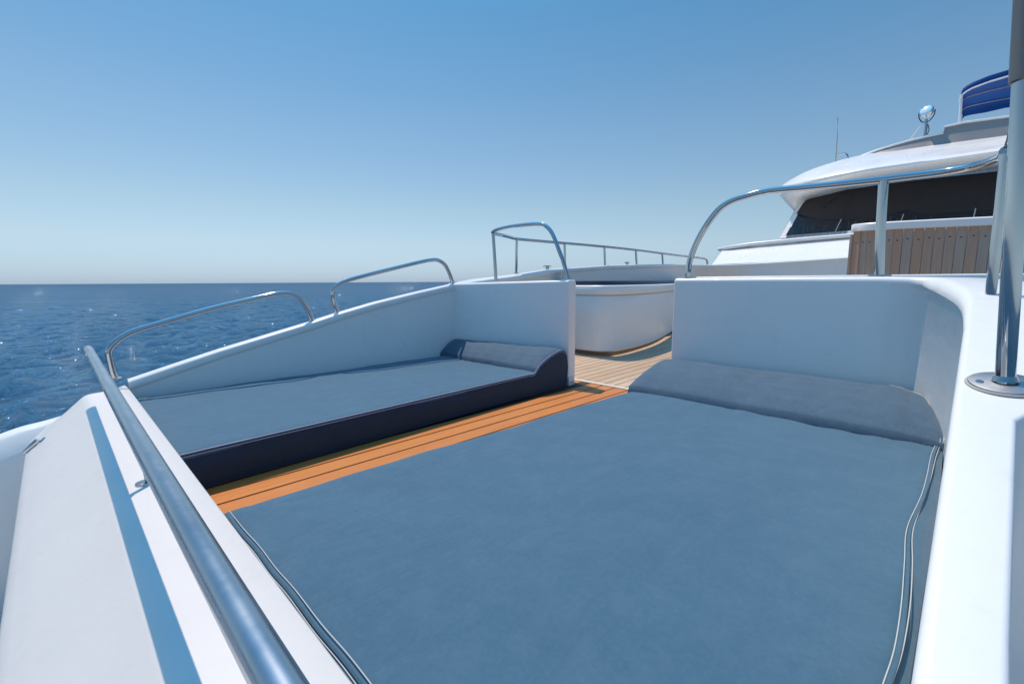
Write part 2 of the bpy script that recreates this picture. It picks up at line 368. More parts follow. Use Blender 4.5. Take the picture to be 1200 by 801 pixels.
# ------------------------------------------------------------ bulwarks, walls
def sweep_cap(path, prof):
    """path: list of (x,y,ztop,width, inward normal xy); prof in (offset outward fraction..., z)"""
    rows = []
    for (x, y, zt, wd, nx, ny, zb) in path:
        r = min(.028, wd*.35); row = []
        pts = [(0.0, zb), (0.0, zt-.075), (-.006, zt-.07), (-.012, zt-.062), (-.013, zt-r-.01)]
        for k in range(6):
            a = math.pi/2*k/5; pts.append((-.013+r-r*math.cos(a), zt-r+r*math.sin(a)))
        for k in range(6):
            a = math.pi/2*k/5; pts.append((wd-r+r*math.sin(a), zt-r+r*math.cos(a)))
        pts += [(wd+.004, zt-.3), (wd+.05, min(zt-.35, .05))]
        rows.append([(x-nx*o, y-ny*o, z) for o, z in pts])
    return rows
def far_bulwark():
    t = thing('side_bulwark', 'long white bulwark with rounded cap rising aft along the sea side', 'bulwark', (-4.35, 2, 0))
    P = [(-4.30, .334, .338), (-4.287, .6, .414), (-4.27, .94, .508), (-4.251, 1.335, .605), (-4.234, 1.674, .688), (-4.223, 1.91, .752), (-4.203, 2.306, .845), (-4.179, 2.807, .941), (-4.16, 3.27, 1.022),
         (-4.13, 3.55, 1.055), (-4.03, 3.76, 1.085), (-4.14, 4.2, 1.115), (-4.27, 4.65, 1.155), (-4.36, 5.3, 1.225), (-4.40, 5.9, 1.262), (-4.42, 7, 1.325), (-4.42, 8.1, 1.362), (-4.42, 9.3, 1.395), (-4.38, 10.1, 1.412), (-4.28, 10.7, 1.415), (-4.1, 11.0, 1.412), (-3.8, 11.17, 1.415), (-3.3, 11.24, 1.43), (-2.4, 11.25, 1.462), (-1.6, 11.25, 1.498), (-.5, 11.25, 1.51), (.9, 11.25, 1.52)]
    W = [.12]*9+[.30, .40, .36, .25, .17, .15]+[.14]*12
    path = []
    for i, (x, y, z) in enumerate(P):
        a = P[max(i-1, 0)]; b = P[min(i+1, len(P)-1)]; d = Vector((b[0]-a[0], b[1]-a[1])).normalized()
        n = Vector((d.y, -d.x))                         # inboard side
        if i in (9, 10, 11, 12): n = Vector((1, -.1)).normalized()
        path.append((x, y, z, W[i], n.x, n.y, -.03))
    rows = sweep_cap(path, None)
    rows = [[Vector(p) for p in r] for r in rows]
    MB().grid(rows).obj('bulwark_moulding', M_gel, t, ang=50)
    keep(t)
far_bulwark()
def gap_wall(name, x0, y0, x1, y1, zt, thick, label, zt0=None):
    t = thing(name, label, 'wall', ((x0+x1)/2, (y0+y1)/2, 0))
    zt0 = zt0 or zt; rows = []; r = .03; ends = 10; d = Vector((x1-x0, y1-y0)).normalized(); n = Vector((d.y, -d.x))  # to the front (-y)
    if n.y > 0: n = -n
    L = math.hypot(x1-x0, y1-y0)
    ts = [0, .1, .3, .5, .7, .9]+[1-.018/L, 1-.008/L, 1-.002/L, 1]
    for q in ts:
        ins = 0
        e = (1-q)*L
        if e < .018: ins = .018-math.sqrt(max(0, .018**2-(.018-e)**2))
        z = lerp(zt0, zt, q)-ins; pts = [(-0+ins, -.03)]
        for k in range(7):
            a = math.pi/2*k/6; pts.append((ins+r-r*math.cos(a), z-r+r*math.sin(a)))
        for k in range(7):
            a = math.pi/2*k/6; pts.append((thick-ins-r+r*math.sin(a), z-r+r*math.cos(a)))
        pts.append((thick-ins, -.03))
        c = Vector((x0+d.x*L*q, y0+d.y*L*q))
        rows.append([(c.x-n.x*o, c.y-n.y*o, zz) for o, zz in pts])
    mb = MB().grid(rows); m_ = len(rows[0]); base = (len(rows)-1)*m_
    mb.f.append(tuple(range(base, base+m_)))
    mb.obj('wall_moulding', M_gel, t, ang=50)
    return t
tw = gap_wall('partition_wall', -4.25, 3.265, -2.72, 3.585, 1.062, .17, 'white partition wall behind the far sun pad, ending at the doorway', 1.03)
MB().box((-2.745, 3.575, -.004), (-2.700, 3.67, .085), .008, 2).obj('foot_block', M_gel, tw)
MB().disc((-2.70, 3.62, .04), .009, .006, 14, (1, 0, 0)).obj('bolt', M_steel, tw)
keep(tw)

def near_wall():
    t = thing('cockpit_coaming', 'white wall behind the near pad curving forward into the wide white rim at right', 'coaming', (-.5, 3.3, 0))
    P = []
    def zt(y): return interp(y, [-.2, .34, 1, 2, 3.0, 3.35, 3.6], [.30, .33, .485, .72, .955, 1.03, 1.068])
    def xin(y): return .006+.020*(y-.84)
    # back wall, from the doorway end to the corner
    P += [(-1.645, 3.60, 1.068, .15, 0, -1), (-1.35, 3.585, 1.068, .15, .04, -1), (-.8, 3.56, 1.068, .15, .05, -1), (-.45, 3.54, 1.066, .15, .06, -1)]
    P[-1] = (-.32, 3.532, 1.066, .15, .05, -1)
    wcs = [.15, .16, .18, .20, .24, .30, .36, .42, .46, .48, .50]
    for x, y, k in ((-.20, 3.517, 1), (-.137, 3.503, 2), (-.120, 3.476, 3), (-.100, 3.42, 4), (-.06, 3.31, 5), (-.03, 3.21, 6), (.0, 3.10, 7), (.018, 3.02, 8), (.032, 2.92, 9), (.038, 2.82, 10)):
        a = [0, 86, 80, 27, 18, 16, 16, 16, 12, 7, 3][k]*math.pi/180
        P.append((x, y, lerp(1.064, zt(y), k/10), wcs[k], -math.cos(a), -math.sin(a)))
    for y in (2.6, 2.35, 2.15, 2.0, 1.9, 1.8, 1.6, 1.4, 1.0, .7, .5, .335):
        P.append((xin(y), y, zt(y), interp(y, [0, .8, 1.0, 1.8, 1.95, 2.2, 2.6], [.100, .100, .104, .128, .20, .40, .50]), -1, 0))
    rows = []; 
    for i, (x, y, z, wd, nx, ny) in enumerate(P):
        n = Vector((nx, ny)).normalized(); r = .03
        if 4 <= i <= 13: r = .03+.03*math.sin((i-4)/9*math.pi)
        elif i > 13: r = .022
        rc = .038*interp(i, [3, 6, 13, 16], [0, 1, 1, .1])       # the face under the rim is set back
        rc *= .75; pts = [(-rc*.55, -.03), (rc, z-r-.035), (rc*.5, z-r-.02), (0, z-r-.01)]
        for k in range(8):
            a = math.pi/2*k/7; pts.append((r-r*math.cos(a), z-r+r*math.sin(a)))
        r2 = .012
        for k in range(5):
            a = math.pi/2*k/4; pts.append((wd-r2+r2*math.sin(a), z-r2+r2*math.cos(a)-.002))
        pts += [(wd+.002, z-.08), (wd+.004, -.72)]
        rows.append([(x-n.x*o, y-n.y*o, zz) for o, zz in pts])
    mb = MB().grid(rows)
    # rounded end at the doorway
    r0 = rows[0]; rA = [(p[0]-.012, p[1]+(.010 if j < 9 else -.010 if j > 14 else 0), p[2]-(.010 if 7 < j < 15 else 0)) for j, p in enumerate(r0)]
    n0 = len(mb.v); mb.grid([r0, [(a[0]-.007, (a[1]+b[1])/2-.0035*(1 if j < 9 else -1), (a[2]+b[2])/2) for j, (a, b) in enumerate(zip(r0, rA))], rA]); m_ = len(r0)
    mb.f.append(tuple(range(n0+2*m_, n0+3*m_)))
    o = mb.obj('coaming_moulding', M_gel, t, ang=55)
    # low raised strip along the aft edge of the wall top
    MB().box((-1.55, 3.765, .9), (.28, 3.95, 1.079), .012, 3).obj('rear_lip', M_gel, t)
    keep(t)
near_wall()

# ------------------------------------------------------------ sun pads
def soft(a, x, w): return 1-math.exp(-max(0, x)/w)
def pillow_prof(v):      # height (0..1) over depth 0..1
    return interp(v, [0, .012, .04, .1, .2, .4, .6, .75, .86, .94, 1.0], [.0, .15, .23, .34, .50, .74, .90, .98, 1.0, .93, .66])
def make_pad(name, label, xl, xr, yf, yc, yb, zt, near):
    t = thing(name, label, 'sun pad', ((xl(1)+xr(1))/2, (yf+yb(0))/2, 0))
    nx, ny = 90, 130
    def wob(x, y):
        return .004*math.sin(x*3.1+1.3*math.sin(y*2.1))*math.cos(y*2.3+x)+.0025*math.sin(7*x+5*y+2*math.sin(3*x))+.0015*math.sin(17*y-11*x)
    rows = []
    yend = lambda u: yb(u)-.02
    for j in range(ny+1):
        v = j/ny; v = v if near else v
        row = []
        for i in range(nx+1):
            u = i/nx
            y = lerp(yf, yend(u), v); x = lerp(xl(y), xr(y), u)
            z = zt+wob(x, y)
            e = min(u*(xr(y)-xl(y)), (1-u)*(xr(y)-xl(y)), y-yf+.001)
            z -= .022*math.exp(-(e/.018)**1.0)
            # soft pull wrinkles near the front corners
            for cxn, sg in ((xl(yf), 1), (xr(yf), -1)):
                dx, dy = (x-cxn)*sg, y-yf; rr = math.hypot(dx, dy)
                if rr < .5: z += .005*math.sin(math.atan2(dy, dx)*22)*math.exp(-rr/.14)*min(1, rr/.04)
            # gathers radiating from the crease
            z += .0035*math.sin(x*38+3*math.sin(x*5))*math.exp(-abs(yc-y)/.16)*(1 if y < yc else 0)
            row.append((x, y, z))
        rows.append(row)
    # skirts
    fr = [(p[0], p[1]-.004, zt-.06) for p in rows[0]]; fr2 = [(p[0], p[1], .0) for p in rows[0]]
    mb = MB().grid([fr2, fr]+rows+[[(p[0], p[1], 0) for p in rows[-1]]])
    lft = [[(r[0][0], r[0][1], 0), (r[0][0]-.003, r[0][1], zt-.05), r[0]] for r in rows]; rgt = [[r[-1], (r[-1][0]+.003, r[-1][1], zt-.05), (r[-1][0], r[-1][1], 0)] for r in rows]
    mb.grid(lft)
    if near: mb.grid(rgt)
    mb.obj('mattress', M_fab, t, ang=60)
    # headrest
    rows = []; n = 60; m_ = 40
    for i in range(n+1):
        u = i/n; row = []
        for j in range(m_+1):
            v = j/m_
            x = lerp(xl(3.1), xr(3.1), u); e = min(u, 1-u)*(xr(3)-xl(3))
            eh = min(1, (1-math.exp(-((1-u)*(xr(3)-xl(3))+.02)/.05))) if near else 1
            el = 1-math.exp(-(u*(xr(3)-xl(3))+.03)/.02)
            edge = eh*el if near else min(1, 1-math.exp(-(e+.03)/.025))
            ybb = yb(u); y = lerp(yc, ybb, v)
            h = .175*pillow_prof(v)*edge*(1-(.0 if near else 0))
            if near: h *= interp(u, [0, .85, .93, 1], [1, 1, .93, .72])
            z = zt+.004+h+.003*math.sin(x*9+2*v)+.0025*math.sin(x*31+4*v)*v*(1-v)*4
            if near: z += .014*math.exp(-((u-.875-.03*(1-v))/.012)**2)*math.sin(v*3.1)**2 - .010*math.exp(-((u-.90-.02*(1-v))/.012)**2)*math.sin(v*3.1)
            if j == 0: z = zt-.012
            if j == m_ : z = z-.02
            row.append((x, y+(.0025*math.sin(x*4) if j < 3 else 0), z))
        row = [(row[0][0], row[0][1]+.004, .1)]+row+[(row[-1][0], row[-1][1]+.003, .08)]
        rows.append(row)
    mb = MB().grid(rows); k = len(rows[0])
    if near:
        mb.f.append(tuple(range(k))); mb.f.append(tuple(range(n*k, n*k+k)))
    mb.obj('headrest', M_fabp, t, ang=60)
    return t, rows
# near pad
def yb_n(u):
    x = lerp(-1.655, .03, u)
    return interp(x, [-2, -.22, -.13, -.09, -.05, -.022, .0, .035], [3.535, 3.52, 3.48, 3.44, 3.39, 3.31, 3.22, 3.10])
xl_n = lambda y: interp(y, [.3, .6, 2.9, 3.5], [-1.795, -1.785, -1.66, -1.645])
xr_n = lambda y: min(.030, .006+.020*(y-.84)-.006)
near_pad, hrN = make_pad('sun_pad', 'large faded blue sun pad in the foreground with long headrest roll', xl_n, xr_n, .337, 2.905, lambda u: yb_n(u)-.02, .25, True)
def hline(mb, pts, r, z, wob=0.0):
    pts = [Vector((a, b, z+(c if c else 0))) for a, b, c in pts]
    return mb.tube(smoothpath(pts, 6), r, 6)
# twin stitched seams
sa = [(.004, 3.06, 0), (-.014, 2.75, .002), (-.018, 2.45, .002), (-.026, 2.18, .002), (-.047, 1.86, .002), (-.043, 1.62, .002), (-.039, 1.40, .003), (-.041, 1.2, .002), (-.052, 1.02, .001), (-.055, .75, 0), (-.05, .55, 0), (-.046, .40, 0)]
sa = [(a+.006+interp(b, [.4, 1.25, 1.9], [.014, .011, 0]), b, c) for a, b, c in sa]
hline(MB(), sa, .0013, .2535).obj('seam', M_thread, near_pad)
hline(MB(), [(a+.014+.003*math.sin(b*5), b+.01, c-.002) for a, b, c in sa], .0013, .2515).obj('seam', M_thread, near_pad)
fa = [(-1.77, .368, -.004), (-1.6, .366, 0), (-1.45, .370, .001), (-1.3, .368, .001), (-1.17, .372, 0), (-1.0, .370, 0), (-.86, .373, .001), (-.7, .371, .001), (-.4, .37, 0), (-.1, .375, 0), (-.05, .39, 0)]
hline(MB(), fa, .0013, .2505).obj('seam', M_thread, near_pad)
hline(MB(), [(a, b-.018, c-.004) for a, b, c in fa], .0012, .2455).obj('seam', M_thread, near_pad)
for ix, io, dx_ in ((-7, 60, -.003), (-9, 60, -.014)):
    pa = [Vector(hrN[i][ix])+Vector((0, 0, .005)) for i in range(51, 58 if ix == -9 else 59)]+[Vector(p)+Vector((dx_, 0, .005)) for p in hrN[io][-10:2:-5]]
    MB().tube(smoothpath(pa, 5), .0013, 6).obj('seam', M_thread, near_pad)
hline(MB(), [(a+.0075, b+.005, c-.0035) for a, b, c in sa], .0052, .2535).obj('welt', M_fab, near_pad)
hline(MB(), [(a, b-.009, c-.006) for a, b, c in fa], .0060, .2505).obj('welt', M_fab, near_pad)
keep(near_pad)
# far pad
xr_f = lambda y: interp(y, [.3, .5, 2.9, 3.5], [-2.652, -2.660, -2.695, -2.705])
yb_f = lambda u: lerp(3.30, 3.555, u)
far_pad, hrF = make_pad('sun_pad', 'smaller faded blue sun pad with navy side beside the bulwark on the sea side', lambda y: -4.283+.045*(y-.4), xr_f, .337, 3.06, lambda u: yb_f(u)-.02, .213, False)
# navy side panel along the walkway, following the headrest profile
def side_z(y):
    if y < 3.06: return .207
    v = min(1, (y-3.06)/(3.54-3.06)); return .207+.170*pillow_prof(v)
rows = []
for k in range(121):
    y = lerp(.337, 3.54, k/120); x = xr_f(y)
    rows.append([(x-.03, y, side_z(y)+.002), (x+.004, y, side_z(y)-.004), (x+.014+.003*math.sin(y*4), y, lerp(side_z(y), .03, .4)), (x+.010, y, lerp(side_z(y), .03, .8)), (x-.002, y, .012), (x-.05, y, .01)])
rows.append([(p[0]-.12, p[1]+.005, p[2]) for p in rows[-1]])
MB().grid(rows).obj('side_panel', M_navy, far_pad, ang=70)
hline(MB(), [(xr_f(y)-.001, y, side_z(y)) for y in np.linspace(.345, 3.53, 40)], .0045, .003).obj('piping', M_pipe, far_pad)
hline(MB(), [(xr_f(y)+.006, y, side_z(y)-.010) for y in np.linspace(.345, 3.53, 40)], .003, .0).obj('piping', M_pipe, far_pad)
hline(MB(), [(xr_f(y)+.004, y, .014) for y in np.linspace(.345, 3.53, 40)], .005, .0).obj('piping', M_pipedark, far_pad)
hline(MB(), [(-4.25, .352, 0), (-3.6, .354, 0), (-3, .352, 0), (-2.67, .354, 0)], .003, .210).obj('piping', M_pipe, far_pad)
keep(far_pad)

# ------------------------------------------------------------ steel rails
def flange(c, r, parent, axis=(0, 0, 1), m=None, seal=True, bolts=3):
    c = Vector(c); a = Vector(axis).normalized()
    f = MB().disc(c, r, .008, 28, a).obj('flange', m or M_flange, parent)
    u = a.orthogonal().normalized(); q = a.cross(u)
    for k in range(bolts):
        th = 2.1*k+.6; MB().disc(c+a*.008+(u*math.cos(th)+q*math.sin(th))*r*.72, r*.12, .0035, 10, a).obj('bolt', M_steel, f)
    return f
tr = thing('tube_rail', 'thick worn steel tube rail running diagonally over the front ledge', 'rail', (-2.1, .157, .3))
pts = [(-3.88, .131, .641), (-3.5, .131, .637), (-3, .131, .631), (-2, .131, .622), (-1, .131, .618), (0, .131, .617), (.5, .131, .617)]
MB().tube(smoothpath(pts, 6), .0230, 32).obj('tube', M_satin, tr)
for xx in (-2.13, -.05):
    MB().tube([(xx, .134, .61), (xx, .150, .5), (xx+.01, .182, .38), (xx+.01, .188, .30)], .0095, 14).obj('bracket', M_satin, tr)
    MB().disc((xx+.006, .176, .2995), .028, .009, 22).obj('bracket_foot', M_satin, tr)
keep(tr)
def grab(pts, label, rad):
    t = thing('grab_rail', label, 'grab rail', pts[0], 'bent steel grab rails on the sea side bulwark')
    path = smoothpath(pts, 8); MB().tube(path, rad, 20).obj('tube', M_steel, t)
    for p, q in ((path[0], path[1]), (path[-1], path[-2])):
        MB().disc(Vector(p)-Vector((0, 0, .006)), rad*1.75, .014, 24, (0, -.2, 1)).obj('collar', M_rubber, t)
    keep(t)
grab([(-4.368, 0.273, 0.352), (-4.369, 0.262, 0.40), (-4.369, 0.255, 0.476), (-4.369, 0.252, 0.552), (-4.368, 0.27, 0.594), (-4.366, 0.307, 0.635), (-4.364, 0.358, 0.672), (-4.36, 0.434, 0.707), (-4.35, 0.635, 0.765), (-4.336, 0.923, 0.846), (-4.317, 1.31, 0.933), (-4.31, 1.44, 0.955), (-4.306, 1.53, 0.948), (-4.303, 1.607, 0.902), (-4.3, 1.654, 0.821), (-4.298, 1.7, 0.688)],
     'long bent steel grab rail at the low front end of the bulwark', .0215)
grab([(-4.286, 1.945, 0.742), (-4.287, 1.917, 0.835), (-4.288, 1.905, 0.934), (-4.287, 1.927, 0.999), (-4.283, 2.005, 1.05), (-4.277, 2.127, 1.089), (-4.261, 2.452, 1.168), (-4.241, 2.862, 1.262), (-4.233, 3.02, 1.292), (-4.229, 3.118, 1.293), (-4.224, 3.209, 1.245), (-4.222, 3.266, 1.158), (-4.219, 3.323, 1.02)],
     'shorter bent steel grab rail on the bulwark beside the partition wall', .0205)
# guard rail at the partition wall and along the aft bulwark
g1 = thing('guard_rail', 'long steel guard rail from the partition wall aft along the bulwark', 'guard rail', (-3.9, 3.7, 1.06))
R1 = .0205
a = [(-2.785, 3.65, 1.062), (-2.80, 3.65, 1.12), (-2.84, 3.645, 1.235), (-2.90, 3.64, 1.37), (-2.965, 3.64, 1.50), (-3.02, 3.64, 1.575), (-3.09, 3.64, 1.625), (-3.18, 3.64, 1.645), (-3.35, 3.64, 1.652), (-3.6, 3.64, 1.65), (-3.8, 3.645, 1.635), (-3.90, 3.67, 1.62), (-3.965, 3.74, 1.615), (-4.02, 3.85, 1.618), (-4.12, 4.05, 1.624), (-4.28, 4.32, 1.634), (-4.47, 4.67, 1.643), (-4.51, 5.0, 1.646), (-4.52, 5.8, 1.65), (-4.52, 7, 1.652), (-4.52, 8.1, 1.643), (-4.52, 9.2, 1.622), (-4.52, 10.4, 1.602), (-4.50, 11.15, 1.59), (-4.48, 11.42, 1.575), (-4.47, 11.52, 1.53), (-4.47, 11.55, 1.44)]
MB().tube(smoothpath(a, 6), R1, 18).obj('tube', M_steel, g1)
for (x0, y0, z0, x1, y1, z1) in [(-3.845, 3.66, 1.065, -3.895, 3.668, 1.605), (-4.49, 4.672, 1.165, -4.475, 4.672, 1.63), (-4.5, 5.82, 1.25, -4.52, 5.82, 1.64), (-4.5, 6.98, 1.318, -4.52, 6.97, 1.64), (-4.5, 8.1, 1.352, -4.52, 8.085, 1.632), (-4.5, 9.22, 1.385, -4.52, 9.2, 1.61)]:
    MB().tube([(x0, y0, z0), (lerp(x0, x1, .5), lerp(y0, y1, .5), lerp(z0, z1, .5)), (x1, y1, z1)], .0195, 16).obj('stanchion', M_steel, g1)
    flange((x0, y0, z0-.004), .038, g1, bolts=3)
flange((-2.785, 3.65, 1.063), .038, g1, bolts=3); keep(g1)
# guard rail over the near wall
g2 = thing('guard_rail', 'sweeping steel guard rail mounted on the near wall in front of the wheelhouse', 'guard rail', (-.9, 3.66, 1.06))
a = [(-1.565, 3.66, 1.06), (-1.568, 3.66, 1.12), (-1.56, 3.66, 1.20), (-1.53, 3.66, 1.30), (-1.485, 3.66, 1.40), (-1.425, 3.66, 1.50), (-1.35, 3.66, 1.59), (-1.27, 3.66, 1.638), (-1.17, 3.66, 1.662), (-1.02, 3.66, 1.680), (-.8, 3.66, 1.672), (-.6, 3.66, 1.665), (-.38, 3.66, 1.660), (-.2, 3.655, 1.658), (-.08, 3.63, 1.655), (.02, 3.56, 1.652), (.075, 3.42, 1.642), (.10, 3.25, 1.625), (.108, 3.12, 1.612), (.109, 3.05, 1.615)]
MB().tube(smoothpath(a, 6), .0225, 24).obj('tube', M_steel, g2)
MB().tube([(-.345, 3.66, 1.065), (-.362, 3.66, 1.35), (-.372, 3.66, 1.65)], .0255, 22).obj('stanchion', M_steel, g2)
MB().tube([(.122, 3.04, .96), (.116, 3.04, 1.3), (.109, 3.04, 1.60)], .0195, 22).obj('stanchion', M_steel, g2)
flange((-.345, 3.66, 1.0695), .060, g2, bolts=4); flange((-1.555, 3.66, 1.0695), .048, g2, bolts=3); flange((.122, 3.04, .967), .052, g2, (0, -.22, 1), bolts=3)
MB().tube(smoothpath([(.100, 3.10, 1.618), (.108, 3.02, 1.64), (.112, 2.98, 1.70), (.109, 2.96, 1.80), (.106, 2.95, 1.95), (.104, 2.95, 2.25)], 6), .007, 10).obj('thin_tube', M_steel, g2)
keep(g2)
# big awning pole
pp = thing('awning_pole', 'tall thick steel pole bolted to the rim at the right edge', 'pole', (.136, 1.99, .71))
dx, dz = -.062/1.107, 1
ax = Vector((dx, 0, dz)).normalized(); b0 = Vector((.1365, 2.02, .733))
MB().tube([b0, b0+ax*.3, b0+ax*.6, b0+ax*1.6], .0228, 36).obj('tube', M_steel, pp)
MB().tube([b0+ax*.88, b0+ax*.884, b0+ax*1.25, b0+ax*1.7], [.0260, .0290, .0290, .0290], 36).obj('sleeve', M_sleeve, pp)
MB().tube([b0+ax*.006, b0+ax*.022], [.031, .025], 36).obj('weld_collar', M_steel, pp)
f = flange(b0+Vector((0, 0, -.004)), .082, pp, (0, -.232, 1), bolts=4)
MB().disc(b0+Vector((0, .001, -.0075)), .088, .005, 32, (0, -.232, 1)).obj('gasket', M_rubber, pp)
keep(pp)
# cleats on the aft bulwark
for (x, y, z, lb) in ((-4.47, 5.34, 1.232, 'small steel cleat on the bulwark nearer the partition wall'), (-4.48, 7.7, 1.348, 'small steel cleat farther aft on the bulwark cap')):
    t = thing('cleat', lb, 'cleat', (x, y, z), 'steel cleats on the bulwark cap')
    MB().tube([(x, y-.10, z+.038), (x, y-.04, z+.045), (x, y+.04, z+.045), (x, y+.10, z+.038)], [.006, .011, .011, .006], 12).obj('horn', M_steel, t)
    MB().box((x-.014, y-.03, z-.004), (x+.014, y+.03, z+.04), .006, 2).obj('base', M_steel, t); keep(t)

# ------------------------------------------------------------ lounge module behind the doorway
lm = thing('lounge', 'curved white lounge base on a dark plinth seen through the doorway', 'lounge base', (-4.1, 7, 0))
PL = smoothpath([(-4.45, 5.26, 0), (-4.1, 5.235, 0), (-3.72, 5.23, 0), (-3.50, 5.245, 0), (-3.375, 5.32, 0), (-3.315, 5.47, 0), (-3.30, 5.8, 0), (-3.34, 6.3, 0), (-3.43, 6.85, 0), (-3.56, 7.4, 0), (-3.73, 8.0, 0), (-3.97, 8.8, 0), (-4.25, 9.8, 0)], 5)
def plan(off, z):
    out = []
    for i, p in enumerate(PL):
        d = (PL[min(i+1, len(PL)-1)]-PL[max(i-1, 0)]).normalized(); n = Vector((-d.y, d.x))     # towards the inside
        out.append((p.x+n.x*off, p.y+n.y*off, z))
    return out
MB().grid([plan(.02, .07), plan(.0, .085), plan(0, .3), plan(0, .55), plan(0, .842), plan(.004, .848), plan(.004, .858), plan(-.006, .863), plan(-.008, .87), plan(-.008, .968), plan(.002, .985), plan(.02, .99), plan(.30, .99)]).obj('side', M_gel, lm, ang=50)
MB().grid([plan(-.0025, .845), plan(-.004, .853), plan(-.0025, .861)]).obj('trim_line', M_trim, lm)
MB().grid([plan(.10, -.0), plan(.10, .08)]).obj('plinth', M_kick, lm)
keep(lm)
sc_ = MB().grid([plan(.10, .985), plan(.09, 1.0), plan(.095, 1.045), plan(.13, 1.058), plan(.22, 1.060), plan(.30, 1.060)]).obj('lounge_cushion', M_navy)
tag(sc_, 'thin dark navy cushion lying on the curved lounge base', 'cushion')

# ------------------------------------------------------------ slatted bench back
def bench():
    t = thing('slatted_backrest', 'backrest of upright grey brown teak slats under a white cap', 'bench backrest', (-.3, 6.5, 0))
    xs = [-.893, -.822, -.756, -.704, -.650, -.590, -.529, -.448, -.365, -.280, -.200, -.118, -.037, .043, .128, .208, .286, .37, .455, .54]
    base = None; bp = None
    for k in range(len(xs)-1):
        xm, wd = (xs[k]+xs[k+1])/2, xs[k+1]-xs[k]
        turn = -.65*max(0, (7-k)/7)                    # the back curves away at its left end
        W_ = .0795
        if base is None:
            base = MB().box((-.5, -.011, .12), (.5, .011, 1.612), .0).obj('slat', M_slat, t)
            me = base.data; bm = bmesh.new(); bm.from_mesh(me); bmesh.ops.bevel(bm, geom=[e for e in bm.edges if abs((e.verts[0].co-e.verts[1].co).z) > .5], offset=.004, segments=1, affect='EDGES'); bm.to_mesh(me); bm.free()
            o = base; plug = MB().disc((0, 0, 0), .0075, .0015, 12, (0, -1, 0)).obj('plug', M_plug, o); pg = plug
        else:
            o = base.copy(); COL.objects.link(o); pg = plug.copy(); COL.objects.link(pg); pg.parent = o
        o.location = (xm, 6.5+.10*max(0, (5-k)/5)+(k % 3)*.0012, (k*7 % 5)*.0006); o.rotation_euler = (0, 0, turn*.7)
        o.scale = (wd*.955/math.cos(turn*.5)*(1.12 if k < 6 else 1), 1, 1)
        pg.location = (0.05*math.sin(k*5), -.0112, 1.47+.006*math.sin(k*3)); pg.scale = (1/o.scale.x, 1, 1)
    rows = []
    for x, y in [(-.93, 6.66), (-.90, 6.585), (-.84, 6.54), (-.7, 6.495), (-.5, 6.47), (.0, 6.46), (.6, 6.46)]:
        rows.append([(x, y, zz) if False else (x, y+dy, zz+.0) for dy, zz in ((.075, 1.60), (0, 1.60), (-.006, 1.604), (-.006, 1.672), (.006, 1.684), (.08, 1.684), (.09, 1.675), (.09, 1.60))])
    rows = [[(a, b, c-.035*(a+.9)/1.1) for a, b, c in r] for r in rows]
    MB().grid(rows, True, True).obj('cap_rail', M_white, t, ang=40)
    MB().box((-.78, 6.62, 0), (.62, 6.66, 1.57), .004).obj('frame', M_gel, t)
    MB().box((-.93, 6.60, 0.0), (-.90, 6.70, 1.57), .004).obj('end_panel', M_slat, t)
    keep(t, *[c for c in t.children])
bench()

# ------------------------------------------------------------ wheelhouse
roof_top = [(-3.304, 12.9, 3.227), (-3.165, 12.6, 3.326), (-2.727, 12.7, 3.566), (-2.199, 12.8, 3.709), (-1.7, 12.9, 3.785), (-1.298, 13.0, 3.79), (-0.363, 13.0, 3.775), (0.436, 13.0, 3.75), (1.082, 13.0, 3.745)]
roof_mid = [(-3.322, 12.9, 3.209), (-3.105, 12.3, 3.236), (-2.587, 12.0, 3.338), (-2.043, 11.9, 3.391), (-1.556, 11.9, 3.425), (-1.178, 11.9, 3.414), (-0.32, 11.9, 3.392), (0.41, 11.9, 3.384), (1.001, 11.9, 3.397)]
roof_crease = [(-3.329, 12.9, 3.169), (-3.067, 12.2, 3.168), (-2.491, 11.6, 3.125), (-1.945, 11.4, 3.137), (-1.465, 11.3, 3.146), (-1.107, 11.3, 3.152), (-0.292, 11.3, 3.155), (0.4, 11.3, 3.162), (0.961, 11.3, 3.17)]
roof_under = [(-3.306, 12.9, 3.105), (-3.052, 12.3, 2.976), (-2.538, 11.9, 2.94), (-1.997, 11.8, 2.99), (-1.514, 11.8, 3.03), (-1.139, 11.8, 3.038), (-0.286, 11.8, 3.032), (0.439, 11.8, 3.034), (1.026, 11.8, 3.045)]
roof_trim = [(-2.995, 12.9, 2.741), (-2.886, 12.8, 2.778), (-2.624, 12.75, 2.938), (-2.15, 12.75, 3.029), (-1.627, 12.75, 3.075), (-1.221, 12.75, 3.086), (-0.3, 12.75, 3.083), (0.485, 12.75, 3.079), (1.122, 12.75, 3.078)]
def ext(rows):   # the same sections carried on to the right and aft on the hidden side
    return [r+[(2.2, r[-1][1]+.1, r[-1][2]-.05), (3.0, r[-1][1]+.9, r[-1][2]-.25)] for r in rows]
wh = thing('wheelhouse', 'white wheelhouse with rounded roof visor and a dark covered windscreen', 'wheelhouse', (-1, 13, 0))
def resample(row, n=5):
    return smoothpath(row, n)
secs = [roof_top, roof_mid, roof_crease, roof_under, roof_trim]
secs = ext(secs)
cols = [resample(r, 5) for r in secs]
rows = []
for k in range(len(cols[0])):
    a_, b_, c_, d_, e_ = [c[k] for c in cols]
    p = smoothpath([a_, b_, c_, d_, e_], 6)
    rows.append(p)
back = [[Vector((p.x, 20, p.z)) for p in rows[0]]]
mb = MB().grid(back+rows)
o = mb.obj('roof_visor', M_gelroof, wh, ang=70)
top = cols[0]
MB().grid([[tuple(p) for p in top], [(p.x, 20, p.z) for p in top]]).obj('roof_top', M_gelroof, wh)
